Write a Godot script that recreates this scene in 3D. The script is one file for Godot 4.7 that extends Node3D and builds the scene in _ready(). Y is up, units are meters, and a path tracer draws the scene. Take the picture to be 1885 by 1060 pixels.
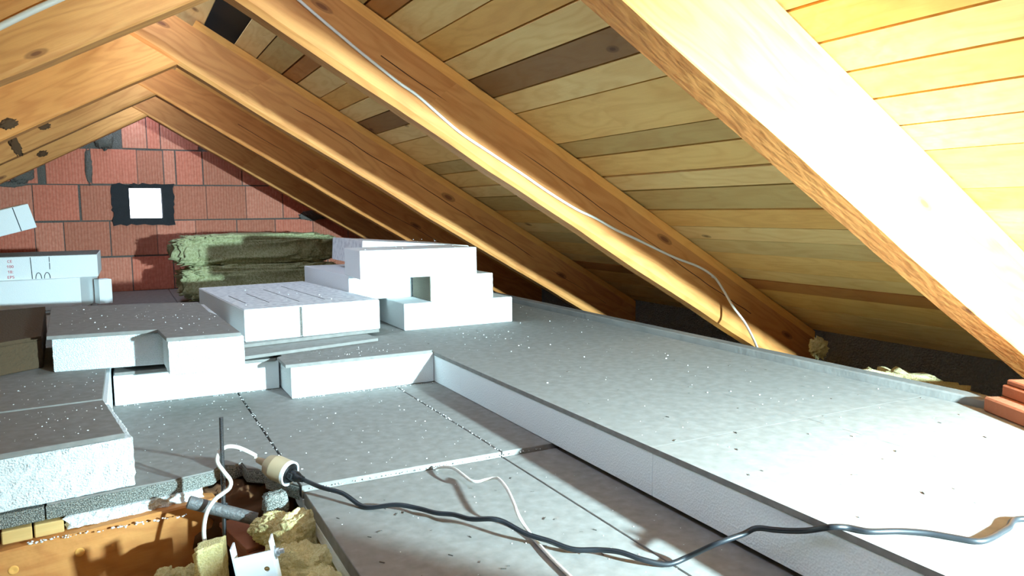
extends Node3D
# An attic under a boarded roof: y up, metres, ridge along z, the camera looks towards -z.

# ---------------------------------------------------------------- roof geometry
const RA := 0.5285            # pitch of the slope that carries the cable
const LA := 0.4826            # pitch of the opposite slope
const RC := 1.2               # distance of the rafter undersides from the origin along the slope normal
var RN := Vector2(sin(RA), cos(RA))
var RT := Vector2(cos(RA), -sin(RA))
var LN := Vector2(-sin(LA), cos(LA))
var LT := Vector2(-cos(LA), -sin(LA))
var M := {}
var rng := RandomNumberGenerator.new()
var jig := FastNoiseLite.new()

func rp(t: float, p: float, z: float) -> Vector3:
	var q := RN * (RC + p) + RT * t
	return Vector3(q.x, q.y, z)

func lp(t: float, p: float, z: float, c: float) -> Vector3:
	var q := LN * (c + p) + LT * t
	return Vector3(q.x, q.y, z)

func slope_distance(z: float) -> float:   # metres from the origin to the rafter undersides of the opposite slope, which rises a little towards the gable
	return 0.944 + (1.017 - 0.944) * clampf((-z - 2.35) / 3.5, -0.6, 1.05)

func boarding_distance(z: float) -> float:   # metres: the boarding of that slope runs straight between its butt joints
	return lerpf(slope_distance(1.86), slope_distance(-3.0), (1.86 - z) / 4.86) if z > -3.0 else lerpf(slope_distance(-3.0), slope_distance(-6.62), (-3.0 - z) / 3.62)

func _ready() -> void:
	rng.seed = 11
	jig.seed = 5; jig.noise_type = FastNoiseLite.TYPE_SIMPLEX; jig.frequency = 1.0; jig.fractal_octaves = 2
	# ------------------------------------------------------------ camera
	var cam := Camera3D.new(); cam.name = "camera"; add_child(cam)
	cam.position = Vector3(0, 0.6, 0)
	cam.basis = Basis(Vector3.UP, -0.477) * Basis(Vector3.RIGHT, -0.1025) * Basis(Vector3.BACK, -0.0092)
	cam.fov = rad_to_deg(2.0 * atan(530.0 / 1394.6)); cam.near = 0.02; cam.far = 100.0; cam.current = true
	# ------------------------------------------------------------ daylight outside and exposure
	var we := WorldEnvironment.new(); we.name = "environment"
	var env := Environment.new(); var sky := Sky.new(); var sm := ProceduralSkyMaterial.new()
	sm.sky_top_color = Color(0.80, 0.88, 1.0); sm.sky_horizon_color = Color(0.93, 0.96, 1.0)
	sm.ground_horizon_color = Color(0.9, 0.93, 0.97); sm.ground_bottom_color = Color(0.75, 0.77, 0.8)
	sm.sky_energy_multiplier = 2.6; sm.ground_energy_multiplier = 2.6; sm.energy_multiplier = 1.0
	sky.sky_material = sm; env.background_mode = Environment.BG_SKY; env.sky = sky
	env.tonemap_mode = Environment.TONE_MAPPER_LINEAR; env.tonemap_exposure = 1.0
	env.sdfgi_enabled = true; env.ssao_enabled = true; env.ssil_enabled = true
	we.environment = env; add_child(we)
	# ------------------------------------------------------------ the work lamp standing just outside the frame
	work_lamp(Vector3(1.306, 0.549, 0.48), Vector3(1.55, 0.12, -1.0), 40.0, Color(0.80, 0.955, 1.0))
	# ------------------------------------------------------------ build
	materials()
	shell()
	gable()
	roof()
	flooring()
	blocks()
	hole()
	cables()
	details()

# ================================================================ mesh helpers
func new_st() -> SurfaceTool:
	var st := SurfaceTool.new(); st.begin(Mesh.PRIMITIVE_TRIANGLES); return st

func face(st: SurfaceTool, pts: Array, out: Vector3, uvs: Array = []) -> void:
	# a convex flat face, wound clockwise as seen from the side that `out` points to
	var n: Vector3 = (pts[1] - pts[0]).cross(pts[2] - pts[0])
	if n.length() < 1e-12 and pts.size() > 3: n = (pts[2] - pts[0]).cross(pts[3] - pts[0])
	n = n.normalized()
	var flip := n.dot(out) > 0.0
	if not flip: n = -n
	for i in range(1, pts.size() - 1):
		for k in ([0, i + 1, i] if flip else [0, i, i + 1]):
			st.set_normal(n)
			if uvs: st.set_uv(uvs[k])
			st.add_vertex(pts[k])

func obj(called: String, st, mat: Material, parent: Node = self) -> MeshInstance3D:
	var o := MeshInstance3D.new(); o.name = called
	o.mesh = st.commit() if st is SurfaceTool else st
	o.material_override = mat
	parent.add_child(o, true)
	return o

func thing(called: String, label: String, category: String, group := "", at := Vector3.ZERO) -> Node3D:
	var o := Node3D.new(); o.name = called; o.position = at; add_child(o, true)
	tag(o, label, category, group); return o

func tag(o: Node, label: String, category: String, group := "") -> void:
	o.set_meta("kind", "thing"); o.set_meta("label", label); o.set_meta("category", category)
	if group: o.set_meta("group", group)

func struct(called: String, label: String, category: String) -> Node3D:
	var o := Node3D.new(); o.name = called; add_child(o, true)
	o.set_meta("kind", "structure"); o.set_meta("label", label); o.set_meta("category", category)
	return o

func box(st: SurfaceTool, c: Vector3, s: Vector3, bev := 0.002, b := Basis.IDENTITY, uvs := 1.0, uvo := Vector2.ZERO) -> void:
	# a box with bevelled edges; uv runs along the longest side in metres
	var h := s * 0.5
	bev = minf(bev, minf(h.x, minf(h.y, h.z)) * 0.6)
	var long := 0 if s.x >= s.y and s.x >= s.z else (1 if s.y >= s.z else 2)
	var uv := func(p: Vector3, ax: int) -> Vector2:
		var u := p[long]; var v := 0.0
		for k in 3:
			if k != long and k != ax: v += p[k]
		if ax == long: u = p[(long + 1) % 3] * 0.1; v = p[(long + 2) % 3]
		return Vector2(u, v + 0.31 * ax) * uvs + uvo
	for ax in 3:
		for sg in [-1.0, 1.0]:
			var a1 := (ax + 1) % 3; var a2 := (ax + 2) % 3
			var n := Vector3.ZERO; n[ax] = sg
			var q := []; var us := []
			for m in [[-1, -1], [1, -1], [1, 1], [-1, 1]]:
				var p := Vector3.ZERO; p[ax] = sg * h[ax]; p[a1] = m[0] * (h[a1] - bev); p[a2] = m[1] * (h[a2] - bev)
				us.append(uv.call(p, ax)); q.append(c + b * p)
			face(st, q, b * n, us)
	if bev <= 0.0: return
	for ax in 3:   # edges along ax
		var a1 := (ax + 1) % 3; var a2 := (ax + 2) % 3
		for s1 in [-1.0, 1.0]:
			for s2 in [-1.0, 1.0]:
				var q := []; var us := []
				for m in [[-1, 0], [1, 0], [1, 1], [-1, 1]]:
					var p := Vector3.ZERO; p[ax] = m[0] * (h[ax] - bev)
					p[a1] = s1 * (h[a1] - (bev if m[1] == 0 else 0.0)); p[a2] = s2 * (h[a2] - (0.0 if m[1] == 0 else bev))
					us.append(uv.call(p, a1)); q.append(c + b * p)
				var n := Vector3.ZERO; n[a1] = s1; n[a2] = s2
				face(st, q, b * n, us)
	for sx in [-1.0, 1.0]:
		for sy in [-1.0, 1.0]:
			for sz in [-1.0, 1.0]:
				var k := Vector3(sx, sy, sz); var q := []
				for ax in 3:
					var p := Vector3.ZERO
					for j in 3: p[j] = k[j] * (h[j] - (0.0 if j == ax else bev))
					q.append(c + b * p)
				face(st, q, b * k, [uvo, uvo, uvo])

func inset(poly: Array, d: float) -> Array:
	var n := poly.size(); var out := []
	var area := 0.0
	for i in n: area += poly[i].cross(poly[(i + 1) % n])
	var sg := signf(area)
	for i in n:
		var a: Vector2 = (poly[i] - poly[(i + n - 1) % n]).normalized()
		var b: Vector2 = (poly[(i + 1) % n] - poly[i]).normalized()
		var na := Vector2(-a.y, a.x) * sg; var nb := Vector2(-b.y, b.x) * sg
		var m := na + nb
		var l := maxf(m.length_squared() * 0.5, 0.3)
		out.append(poly[i] + m / l * d)
	return out

func cap(st: SurfaceTool, ring: Array, y: float, up: bool) -> void:
	var pk := PackedVector2Array(ring)
	var idx := Geometry2D.triangulate_polygon(pk)
	for i in range(0, idx.size(), 3):
		var q := []
		for k in 3: q.append(Vector3(pk[idx[i + k]].x, y, pk[idx[i + k]].y))
		face(st, q, Vector3.UP if up else Vector3.DOWN)

func prism(poly: Array, y0: float, y1: float, bev := 0.002, rough := 0.0, rows := 1, step := 0.02) -> SurfaceTool:
	# a slab whose outline (x, z) may have notches; `rough` crumbles the sides
	var st := new_st()
	var line := poly
	if rough > 0.0:
		line = []
		for i in poly.size():
			var a: Vector2 = poly[i]; var b: Vector2 = poly[(i + 1) % poly.size()]
			var k := maxi(1, int(a.distance_to(b) / step))
			for j in k: line.append(a.lerp(b, float(j) / k))
	var ys := [y0]; var ins := [bev]
	for j in rows + 1:
		ys.append(lerpf(y0 + bev, y1 - bev, float(j) / rows)); ins.append(0.0)
	ys.append(y1); ins.append(bev)
	var rings := []
	for j in ys.size():
		var base := inset(line, ins[j]); var ring := []
		for i in base.size():
			var p := Vector3(base[i].x, ys[j], base[i].y)
			if rough > 0.0:
				var nn := inset(line, 1.0) if i == 0 and j < 0 else []
				p.x += rough * jig.get_noise_3d(p.x * 60.0, p.y * 60.0, p.z * 60.0) * 2.0
				p.z += rough * jig.get_noise_3d(p.x * 60.0 + 91.0, p.y * 60.0, p.z * 60.0) * 2.0
				if j == 0 or j == ys.size() - 1: p.y += 0.0
			ring.append(p)
		rings.append(ring)
	var ar := 0.0
	for i in line.size(): ar += line[i].cross(line[(i + 1) % line.size()])
	for j in rings.size() - 1:
		for i in line.size():
			var k := (i + 1) % line.size()
			var d: Vector2 = (line[k] - line[i]).normalized() * signf(ar)
			var o := Vector3(d.y, 0, -d.x)
			if j == 0: o.y = -0.6
			if j == rings.size() - 2: o.y = 0.6
			var a: Vector3 = rings[j][i]; var b: Vector3 = rings[j][k]; var c: Vector3 = rings[j + 1][k]; var e: Vector3 = rings[j + 1][i]
			if rough > 0.0:
				face(st, [a, b, c], o); face(st, [a, c, e], o)
			else:
				face(st, [a, b, c, e], o)
	for j in [0, rings.size() - 1]:
		var r2 := []
		for p in rings[j]: r2.append(Vector2(p.x, p.z))
		cap(st, r2, ys[j], j > 0)
	return st

func tube(pts: Array, rad: float, sides := 10, step := 0.008, smooth := true) -> ArrayMesh:
	# a round cable swept along a smooth curve through the points
	var cv := Curve3D.new(); cv.bake_interval = step
	for i in pts.size():
		var tn := Vector3.ZERO
		if smooth:
			var a: Vector3 = pts[maxi(i - 1, 0)]; var b: Vector3 = pts[mini(i + 1, pts.size() - 1)]
			tn = (b - a) / 6.0
			var lim := INF
			if i > 0: lim = minf(lim, pts[i].distance_to(pts[i - 1]) * 0.45)
			if i < pts.size() - 1: lim = minf(lim, pts[i].distance_to(pts[i + 1]) * 0.45)
			tn = tn.limit_length(lim)
		cv.add_point(pts[i], -tn, tn)
	var bp := cv.get_baked_points()
	var st := new_st(); st.set_smooth_group(0)
	var n := bp.size(); var up := Vector3.UP; var rings := []
	for i in n:
		var d := (bp[mini(i + 1, n - 1)] - bp[maxi(i - 1, 0)]).normalized()
		var s := d.cross(up)
		if s.length() < 0.05: s = d.cross(Vector3.RIGHT)
		s = s.normalized(); up = s.cross(d).normalized()
		var ring := []
		for k in sides:
			var a := TAU * k / sides
			ring.append([s * cos(a) + up * sin(a), bp[i]])
		rings.append(ring)
	for i in n - 1:
		for k in sides:
			var k2 := (k + 1) % sides
			for m in [[i, k], [i + 1, k2], [i + 1, k], [i, k], [i, k2], [i + 1, k2]]:
				var v: Array = rings[m[0]][m[1]]
				st.set_normal(v[0]); st.set_uv(Vector2(m[0] * step, float(m[1]) / sides)); st.add_vertex(v[1] + v[0] * rad)
	for e in [0, n - 1]:
		var q := []
		for k in sides: q.append(rings[e][k][1] + rings[e][k][0] * rad)
		face(st, q, (bp[0] - bp[1]) if e == 0 else (bp[n - 1] - bp[n - 2]))
	return st.commit()

func lathe(prof: Array, at: Vector3, axis: Vector3, sides := 32) -> SurfaceTool:
	# prof: (distance along the axis, radius); creases are kept by doubling a point
	var st := new_st(); axis = axis.normalized()
	var s := axis.cross(Vector3.UP).normalized() if absf(axis.y) < 0.95 else Vector3.RIGHT
	var u := s.cross(axis).normalized()
	for i in prof.size() - 1:
		var a: Vector2 = prof[i]; var b: Vector2 = prof[i + 1]
		var d := b - a
		if d.length() < 1e-6: continue
		for k in sides:
			var q := []; var ns := []
			for m in [[a, k], [a, k + 1], [b, k + 1], [b, k]]:
				var an: float = TAU * m[1] / sides; var rd := s * cos(an) + u * sin(an)
				q.append(at + axis * m[0].x + rd * m[0].y)
				ns.append((rd * d.x - axis * d.y).normalized())
			var g: Vector3 = (q[2] - q[0]).cross(q[3] - q[1])
			var order := [0, 1, 2, 0, 2, 3] if g.dot(ns[0]) < 0.0 else [0, 2, 1, 0, 3, 2]
			for o in order:
				st.set_normal(ns[o]); st.add_vertex(q[o])
	return st

func lump(c: Vector3, s: Vector3, sd: int, amp := 0.25, freq := 3.0, b := Basis.IDENTITY, un := 40, vn := 28, square := 1.0) -> SurfaceTool:
	# a fluffy body: an ellipsoid (squared off when square < 1) pushed about by noise
	var nz := FastNoiseLite.new(); nz.seed = sd; nz.frequency = 1.0; nz.fractal_octaves = 5; nz.fractal_gain = 0.58
	var st := new_st(); st.set_smooth_group(0)
	var grid := []
	for j in vn + 1:
		var row := []
		for i in un:
			var th := PI * j / vn; var ph := TAU * i / un
			var d := Vector3(sin(th) * cos(ph), cos(th), sin(th) * sin(ph))
			var e := Vector3(signf(d.x) * pow(absf(d.x), square), signf(d.y) * pow(absf(d.y), square), signf(d.z) * pow(absf(d.z), square))
			var k := 1.0 + amp * nz.get_noise_3d(d.x * freq, d.y * freq, d.z * freq) * 1.6
			row.append(c + b * (e * s * k))
		grid.append(row)
	for j in vn:
		for i in un:
			var i2 := (i + 1) % un
			for m in [[j, i], [j, i2], [j + 1, i2], [j, i], [j + 1, i2], [j + 1, i]]:
				st.add_vertex(grid[m[0]][m[1]])
	st.index(); st.generate_normals(); return st

# ================================================================ materials
func noise_tex(type: int, freq: float, size: int, normal := false, strength := 6.0, ramp := [], sd := 1, octaves := 4) -> NoiseTexture2D:
	var n := FastNoiseLite.new(); n.noise_type = type; n.frequency = freq; n.seed = sd; n.fractal_octaves = octaves
	if type == FastNoiseLite.TYPE_CELLULAR: n.cellular_return_type = FastNoiseLite.RETURN_DISTANCE; n.fractal_type = FastNoiseLite.FRACTAL_NONE
	var t := NoiseTexture2D.new(); t.noise = n; t.width = size; t.height = size; t.seamless = true; t.seamless_blend_skirt = 0.2
	if normal: t.as_normal_map = true; t.bump_strength = strength
	if ramp:
		var g := Gradient.new(); var cs := PackedColorArray(); var os := PackedFloat32Array()
		for r in ramp: os.append(r[0]); cs.append(r[1])
		g.offsets = os; g.colors = cs; t.color_ramp = g
	return t

func plain(c: Color, rough := 0.8, metal := 0.0) -> StandardMaterial3D:
	var m := StandardMaterial3D.new(); m.albedo_color = c; m.roughness = rough; m.metallic = metal; return m

func tri(m: StandardMaterial3D, scale: float) -> StandardMaterial3D:
	m.uv1_triplanar = true; m.uv1_world_triplanar = true; m.uv1_scale = Vector3.ONE * scale; return m

func wood_image(sd: int, light: Color, dark: Color, knots: int, rings: float, w := 1024, h := 512) -> ImageTexture:
	# grain along u, knots where the grain bends round; tiles in neither way is needed (uv is offset, mirrored by the renderer's repeat)
	var g := FastNoiseLite.new(); g.seed = sd; g.frequency = 1.0; g.fractal_octaves = 3
	var f := FastNoiseLite.new(); f.seed = sd + 7; f.frequency = 1.0; f.fractal_octaves = 4
	var r := RandomNumberGenerator.new(); r.seed = sd
	var kn := []
	for i in knots: kn.append([Vector2(r.randf() * w, r.randf_range(0.06, 0.94) * h), r.randf_range(4.0, 9.0)])
	var img := Image.create(w, h, false, Image.FORMAT_RGB8)
	for y in h:
		for x in w:
			var yy := float(y); var kd := 0.0; var ring := 0.0
			for k in kn:
				var dx: float = (x - k[0].x) * 0.55; var dy: float = y - k[0].y
				if absf(dx) < 70.0 and absf(dy) < 70.0:
					var d := sqrt(dx * dx + dy * dy)
					yy += signf(dy) * 9.0 * exp(-d / (k[1] * 2.2)) * (k[1] / 8.0)
					var e := smoothstep(k[1] * 1.1, k[1] * 0.45, d)
					kd = maxf(kd, e); ring = maxf(ring, smoothstep(3.0, 0.5, absf(d - k[1])) * 0.8)
			var wob := g.get_noise_2d(x * 0.0028, yy * 0.012) * 2.4
			var band := 0.5 + 0.5 * sin((yy * rings / h + wob) * TAU)
			band = pow(band, 2.2)
			var fine := f.get_noise_2d(x * 0.012, yy * 0.55) * 0.5 + 0.5
			var big := g.get_noise_2d(x * 0.004 + 40.0, y * 0.01) * 0.5 + 0.5
			var v := clampf(0.36 * band + 0.34 * fine + 0.6 * (big - 0.4), 0.0, 1.0)
			var c := light.lerp(dark, v * 0.75)
			c = c.lerp(Color(dark.r * 0.5, dark.g * 0.42, dark.b * 0.36), maxf(kd * 0.7, ring * 0.45))
			img.set_pixel(x, y, c)
	return ImageTexture.create_from_image(img)

func wood(tex: Texture2D, tint: Color, bump: Texture2D, rough := 0.72) -> StandardMaterial3D:
	var m := StandardMaterial3D.new(); m.albedo_texture = tex; m.albedo_color = tint; m.roughness = rough
	m.normal_enabled = true; m.normal_texture = bump; m.normal_scale = 0.07
	return m

func materials() -> void:
	var bead := noise_tex(FastNoiseLite.TYPE_CELLULAR, 0.11, 512, true, 5.0, [], 3)
	var crumble := noise_tex(FastNoiseLite.TYPE_SIMPLEX, 0.05, 512, true, 14.0, [], 4, 5)
	var grain := noise_tex(FastNoiseLite.TYPE_SIMPLEX, 0.03, 512, true, 5.0, [], 8, 5)
	var m := tri(plain(Color(0.93, 0.945, 0.945), 0.85), 4.0)
	m.normal_enabled = true; m.normal_texture = bead; m.normal_scale = 0.35; M.eps = m
	m = tri(plain(Color(0.93, 0.945, 0.945), 0.9), 6.0)
	m.normal_enabled = true; m.normal_texture = crumble; m.normal_scale = 0.9; M.eps_rough = m
	m = tri(plain(Color.WHITE, 0.9), 4.0)
	m.albedo_texture = noise_tex(FastNoiseLite.TYPE_SIMPLEX, 0.012, 512, false, 0, [[0.0, Color(0.72, 0.73, 0.75)], [0.45, Color(0.86, 0.87, 0.88)], [1.0, Color(0.93, 0.94, 0.94)]], 21, 5)
	m.normal_enabled = true; m.normal_texture = bead; m.normal_scale = 0.3; M.eps_dusty = m
	m = tri(plain(Color.WHITE, 0.82), 1.6)
	m.albedo_texture = noise_tex(FastNoiseLite.TYPE_SIMPLEX, 0.014, 1024, false, 0, [[0.0, Color(0.49, 0.475, 0.455)], [0.4, Color(0.52, 0.505, 0.485)], [0.7, Color(0.54, 0.525, 0.505)], [1.0, Color(0.57, 0.555, 0.535)]], 12, 4)
	m.normal_enabled = true; m.normal_texture = grain; m.normal_scale = 0.03; M.board = m
	m = tri(plain(Color.WHITE, 0.95), 9.0)
	m.albedo_texture = noise_tex(FastNoiseLite.TYPE_SIMPLEX, 0.05, 512, false, 0, [[0.0, Color(0.3, 0.3, 0.28)], [0.42, Color(0.5, 0.5, 0.47)], [0.6, Color(0.68, 0.68, 0.65)], [1.0, Color(0.85, 0.85, 0.82)]], 13, 4)
	m.normal_enabled = true; m.normal_texture = crumble; m.normal_scale = 1.6; M.chip = m
	m = tri(plain(Color.WHITE, 0.9), 2.5)
	m.albedo_texture = noise_tex(FastNoiseLite.TYPE_SIMPLEX, 0.02, 512, false, 0, [[0.0, Color(0.84, 0.52, 0.42)], [0.5, Color(0.89, 0.575, 0.47)], [1.0, Color(0.92, 0.63, 0.53)]], 14, 5)
	m.normal_enabled = true; m.normal_texture = grain; m.normal_scale = 0.15; M.clay = m
	m = tri(plain(Color(1.0, 0.93, 0.92), 0.9), 2.5); m.albedo_texture = M.clay.albedo_texture; M.clay2 = m
	m = tri(plain(Color(0.9, 0.88, 0.86), 0.9), 2.5); m.albedo_texture = M.clay.albedo_texture; M.clay3 = m
	m = tri(plain(Color(0.47, 0.45, 0.42), 0.95), 3.0); m.normal_enabled = true; m.normal_texture = crumble; M.mortar = m
	m = tri(plain(Color(0.19, 0.20, 0.21), 0.7), 5.0); m.normal_enabled = true; m.normal_texture = crumble; M.foam = m
	m = tri(plain(Color.WHITE, 1.0), 7.0)
	m.albedo_texture = noise_tex(FastNoiseLite.TYPE_SIMPLEX, 0.03, 512, false, 0, [[0.0, Color(0.82, 0.75, 0.50)], [0.5, Color(0.90, 0.84, 0.60)], [1.0, Color(0.95, 0.91, 0.73)]], 15, 5)
	m.normal_enabled = true; m.normal_texture = crumble; m.normal_scale = 0.8; M.wool = m
	m = tri(plain(Color.WHITE, 1.0), 4.0)
	m.albedo_texture = noise_tex(FastNoiseLite.TYPE_SIMPLEX, 0.02, 512, false, 0, [[0.0, Color(0.58, 0.58, 0.40)], [0.5, Color(0.74, 0.75, 0.56)], [1.0, Color(0.84, 0.85, 0.68)]], 16, 5)
	m.normal_enabled = true; m.normal_texture = crumble; m.normal_scale = 0.8; M.bale = m
	M.felt = tri(plain(Color(0.10, 0.11, 0.11), 0.8), 3.0)
	M.plaster = plain(Color(0.45, 0.40, 0.34), 0.95)
	M.steel = plain(Color(0.42, 0.43, 0.44), 0.42, 0.9)
	M.pipe = tri(plain(Color(0.46, 0.46, 0.46), 0.6, 0.35), 6.0)
	M.pipe.normal_enabled = true; M.pipe.normal_texture = grain
	M.white_paint = plain(Color(0.92, 0.93, 0.94), 0.35)
	M.zinc = plain(Color(0.8, 0.81, 0.82), 0.3, 0.9)
	M.cable_white = plain(Color(0.90, 0.88, 0.84), 0.5)
	M.cable_black = plain(Color(0.10, 0.11, 0.125), 0.42)
	M.plug_black = plain(Color(0.04, 0.04, 0.045), 0.45)
	M.socket = tri(plain(Color(0.70, 0.62, 0.50), 0.55), 12.0)  # darker beige: shade of the unlit side put into the body colour
	M.crumb = plain(Color(0.95, 0.96, 0.96), 0.9)
	M.splinter = plain(Color(0.35, 0.33, 0.3), 0.9)
	M.ink = plain(Color(0.22, 0.24, 0.26), 0.9); M.red_ink = plain(Color(0.8, 0.3, 0.36), 0.9)
	M.tile = tri(plain(Color(0.62, 0.37, 0.25), 0.85), 3.0); M.tile.normal_enabled = true; M.tile.normal_texture = grain; M.tile.normal_scale = 0.3
	M.stain_shade = tri(plain(Color(0.60, 0.57, 0.50), 0.95), 8.0); M.stain_shade.normal_enabled = true; M.stain_shade.normal_texture = crumble
	M.brown = tri(plain(Color(0.34, 0.27, 0.19), 0.95), 3.0); M.brown.normal_enabled = true; M.brown.normal_texture = crumble; M.brown.normal_scale = 0.4; M.bark = tri(plain(Color(0.36, 0.25, 0.16), 0.95), 6.0)  # the slab brown has shade put into its colour
	M.crack = plain(Color(0.30, 0.18, 0.10), 0.95)
	M.dark = plain(Color(0.05, 0.05, 0.05), 0.9)
	# wood
	var beam_tex := wood_image(31, Color(0.91, 0.64, 0.36), Color(0.73, 0.43, 0.20), 5, 9.0)
	var board_tex := wood_image(47, Color(0.96, 0.82, 0.55), Color(0.86, 0.66, 0.39), 4, 7.0)
	var saw := noise_tex(FastNoiseLite.TYPE_SIMPLEX, 0.06, 512, true, 5.0, [], 9, 4)
	M.beam = [wood(beam_tex, Color(1, 1, 1), saw), wood(beam_tex, Color(1.0, 0.95, 0.88), saw), wood(beam_tex, Color(0.93, 0.92, 0.9), saw)]
	M.batten = wood(board_tex, Color(1.0, 0.86, 0.68), saw)
	M.planks = []
	for c in [Color(1, 1, 1), Color(1, 0.96, 0.88), Color(0.93, 0.93, 0.92), Color(0.98, 0.9, 0.76), Color(0.62, 0.54, 0.50), Color(0.84, 0.83, 0.78), Color(0.78, 0.62, 0.5)]:
		M.planks.append(wood(board_tex, c, saw))
	M.grey_plank = wood(wood_image(53, Color(0.50, 0.485, 0.465), Color(0.40, 0.385, 0.37), 0, 6.0, 512, 256), Color.WHITE, saw)

# ================================================================ lamp
func work_lamp(at: Vector3, look: Vector3, energy: float, col: Color) -> void:
	var t := thing("work_lamp", "white LED floodlight on a low tubular stand on the panel deck", "work lamp", "", at)
	var b := Basis.looking_at(look - at, Vector3.UP)
	var dark := plain(Color(0.12, 0.12, 0.13), 0.5); var yel := plain(Color(0.85, 0.65, 0.1), 0.5)
	var st := new_st(); box(st, b * Vector3(0, 0, 0.045), Vector3(0.20, 0.17, 0.05), 0.008, b); var hs := obj("housing", st, dark, t)
	st = new_st()
	for i in 7: box(st, b * Vector3(-0.09 + 0.03 * i, 0, 0.085), Vector3(0.006, 0.15, 0.03), 0.001, b)
	obj("cooling_fins", st, dark, hs)
	var g := plain(Color(1, 1, 1), 0.4); g.emission_enabled = true; g.emission = col; g.emission_energy_multiplier = 6.0
	st = new_st(); box(st, b * Vector3(0, 0, 0.017), Vector3(0.07, 0.07, 0.005), 0.001, b); obj("light_panel", st, g, hs)
	var foot := 0.108 - at.y
	for s in [-1.0, 1.0]:
		obj("stand_leg", tube([Vector3(s * 0.14, 0, 0.05), Vector3(s * 0.14, foot * 0.6, 0.06), Vector3(s * 0.14, foot + 0.012, 0.02), Vector3(s * 0.14, foot + 0.012, -0.14)], 0.011), yel, t)
		obj("stand_leg", tube([Vector3(s * 0.14, foot * 0.6, 0.06), Vector3(s * 0.14, foot + 0.012, 0.22)], 0.011), yel, t)
	obj("crossbar", tube([Vector3(-0.14, 0, 0.05), Vector3(0.14, 0, 0.05)], 0.011), yel, t)
	obj("handle", tube([Vector3(-0.1, 0.09, 0.05), Vector3(-0.08, 0.15, 0.05), Vector3(0.08, 0.15, 0.05), Vector3(0.1, 0.09, 0.05)], 0.01), yel, t)
	var l := SpotLight3D.new(); l.name = "lamp_glow"
	l.light_size = 0.032; l.light_energy = energy; l.light_color = col; l.spot_range = 30.0; l.spot_angle = 54.0; l.spot_angle_attenuation = 1.0; l.spot_attenuation = 2.0; l.shadow_enabled = true
	t.add_child(l); l.basis = b; l.position = b * Vector3(0, 0, -0.06)

# ================================================================ setting
func shell() -> void:
	# closing parts of the attic that the picture does not show: the base under the deck, the eaves, the wall behind the camera
	var f := struct("floor", "lower grey panel floor with a hole beside the joist", "floor")
	var st := new_st(); box(st, Vector3(0, -0.40, -2.4), Vector3(6.4, 0.1, 9.2), 0.0); obj("ceiling_slab", st, M.plaster, f)
	M.floor_node = f
	var w := struct("wall_front", "plain rendered gable wall behind the work lamp", "wall")
	st = new_st(); box(st, Vector3(0, 0.7, 1.95), Vector3(6.2, 2.4, 0.2), 0.0); obj("render", st, M.plaster, w)
	w = struct("wall_right", "low dark eaves wall under the foot of the rafters", "wall")
	st = new_st(); box(st, Vector3(2.78, -0.1, -2.4), Vector3(0.2, 0.8, 9.0), 0.0); obj("masonry", st, M.mortar, w)
	w = struct("wall_left", "low eaves wall under the opposite slope", "wall")
	st = new_st(); box(st, Vector3(-2.85, -0.1, -2.4), Vector3(0.2, 0.8, 9.0), 0.0); obj("masonry", st, M.mortar, w)

func brick_mesh(w: float, h: float) -> ArrayMesh:
	# a hollow clay block: the face carries vertical ribs with grooves between them
	var st := new_st(); var n := maxi(2, int(round(w / 0.021))); var d := 0.0035
	var xs := []
	for i in n:
		var a := w * i / n; var e := w / n
		xs.append(Vector2(a + e * 0.16, 0)); xs.append(Vector2(a + e * 0.84, 0))
		if i < n - 1: xs.append(Vector2(a + e * 0.95, -d)); xs.append(Vector2(a + e * 1.05, -d))
	xs.insert(0, Vector2(0, -0.004)); xs.append(Vector2(w, -0.004))
	for i in xs.size() - 1:
		var p: Vector2 = xs[i]; var q: Vector2 = xs[i + 1]
		face(st, [Vector3(p.x, 0.002, p.y), Vector3(q.x, 0.002, q.y), Vector3(q.x, h - 0.002, q.y), Vector3(p.x, h - 0.002, p.y)], Vector3(0, 0, 1))
	for y in [0.0, h]:
		face(st, [Vector3(0, y, -0.006), Vector3(w, y, -0.006), Vector3(w, y, -0.12), Vector3(0, y, -0.12)], Vector3(0, y - 0.01, 0))
		var yy := 0.002 if y == 0.0 else h - 0.002
		face(st, [Vector3(0, yy, -0.004), Vector3(w, yy, -0.004), Vector3(w, y, -0.006), Vector3(0, y, -0.006)], Vector3(0, y - 0.01, 0.02))
	for x in [0.0, w]:
		face(st, [Vector3(x, 0, -0.004), Vector3(x, h, -0.004), Vector3(x, h, -0.12), Vector3(x, 0, -0.12)], Vector3(x - 0.01, 0, 0))
	return st.commit()

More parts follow.
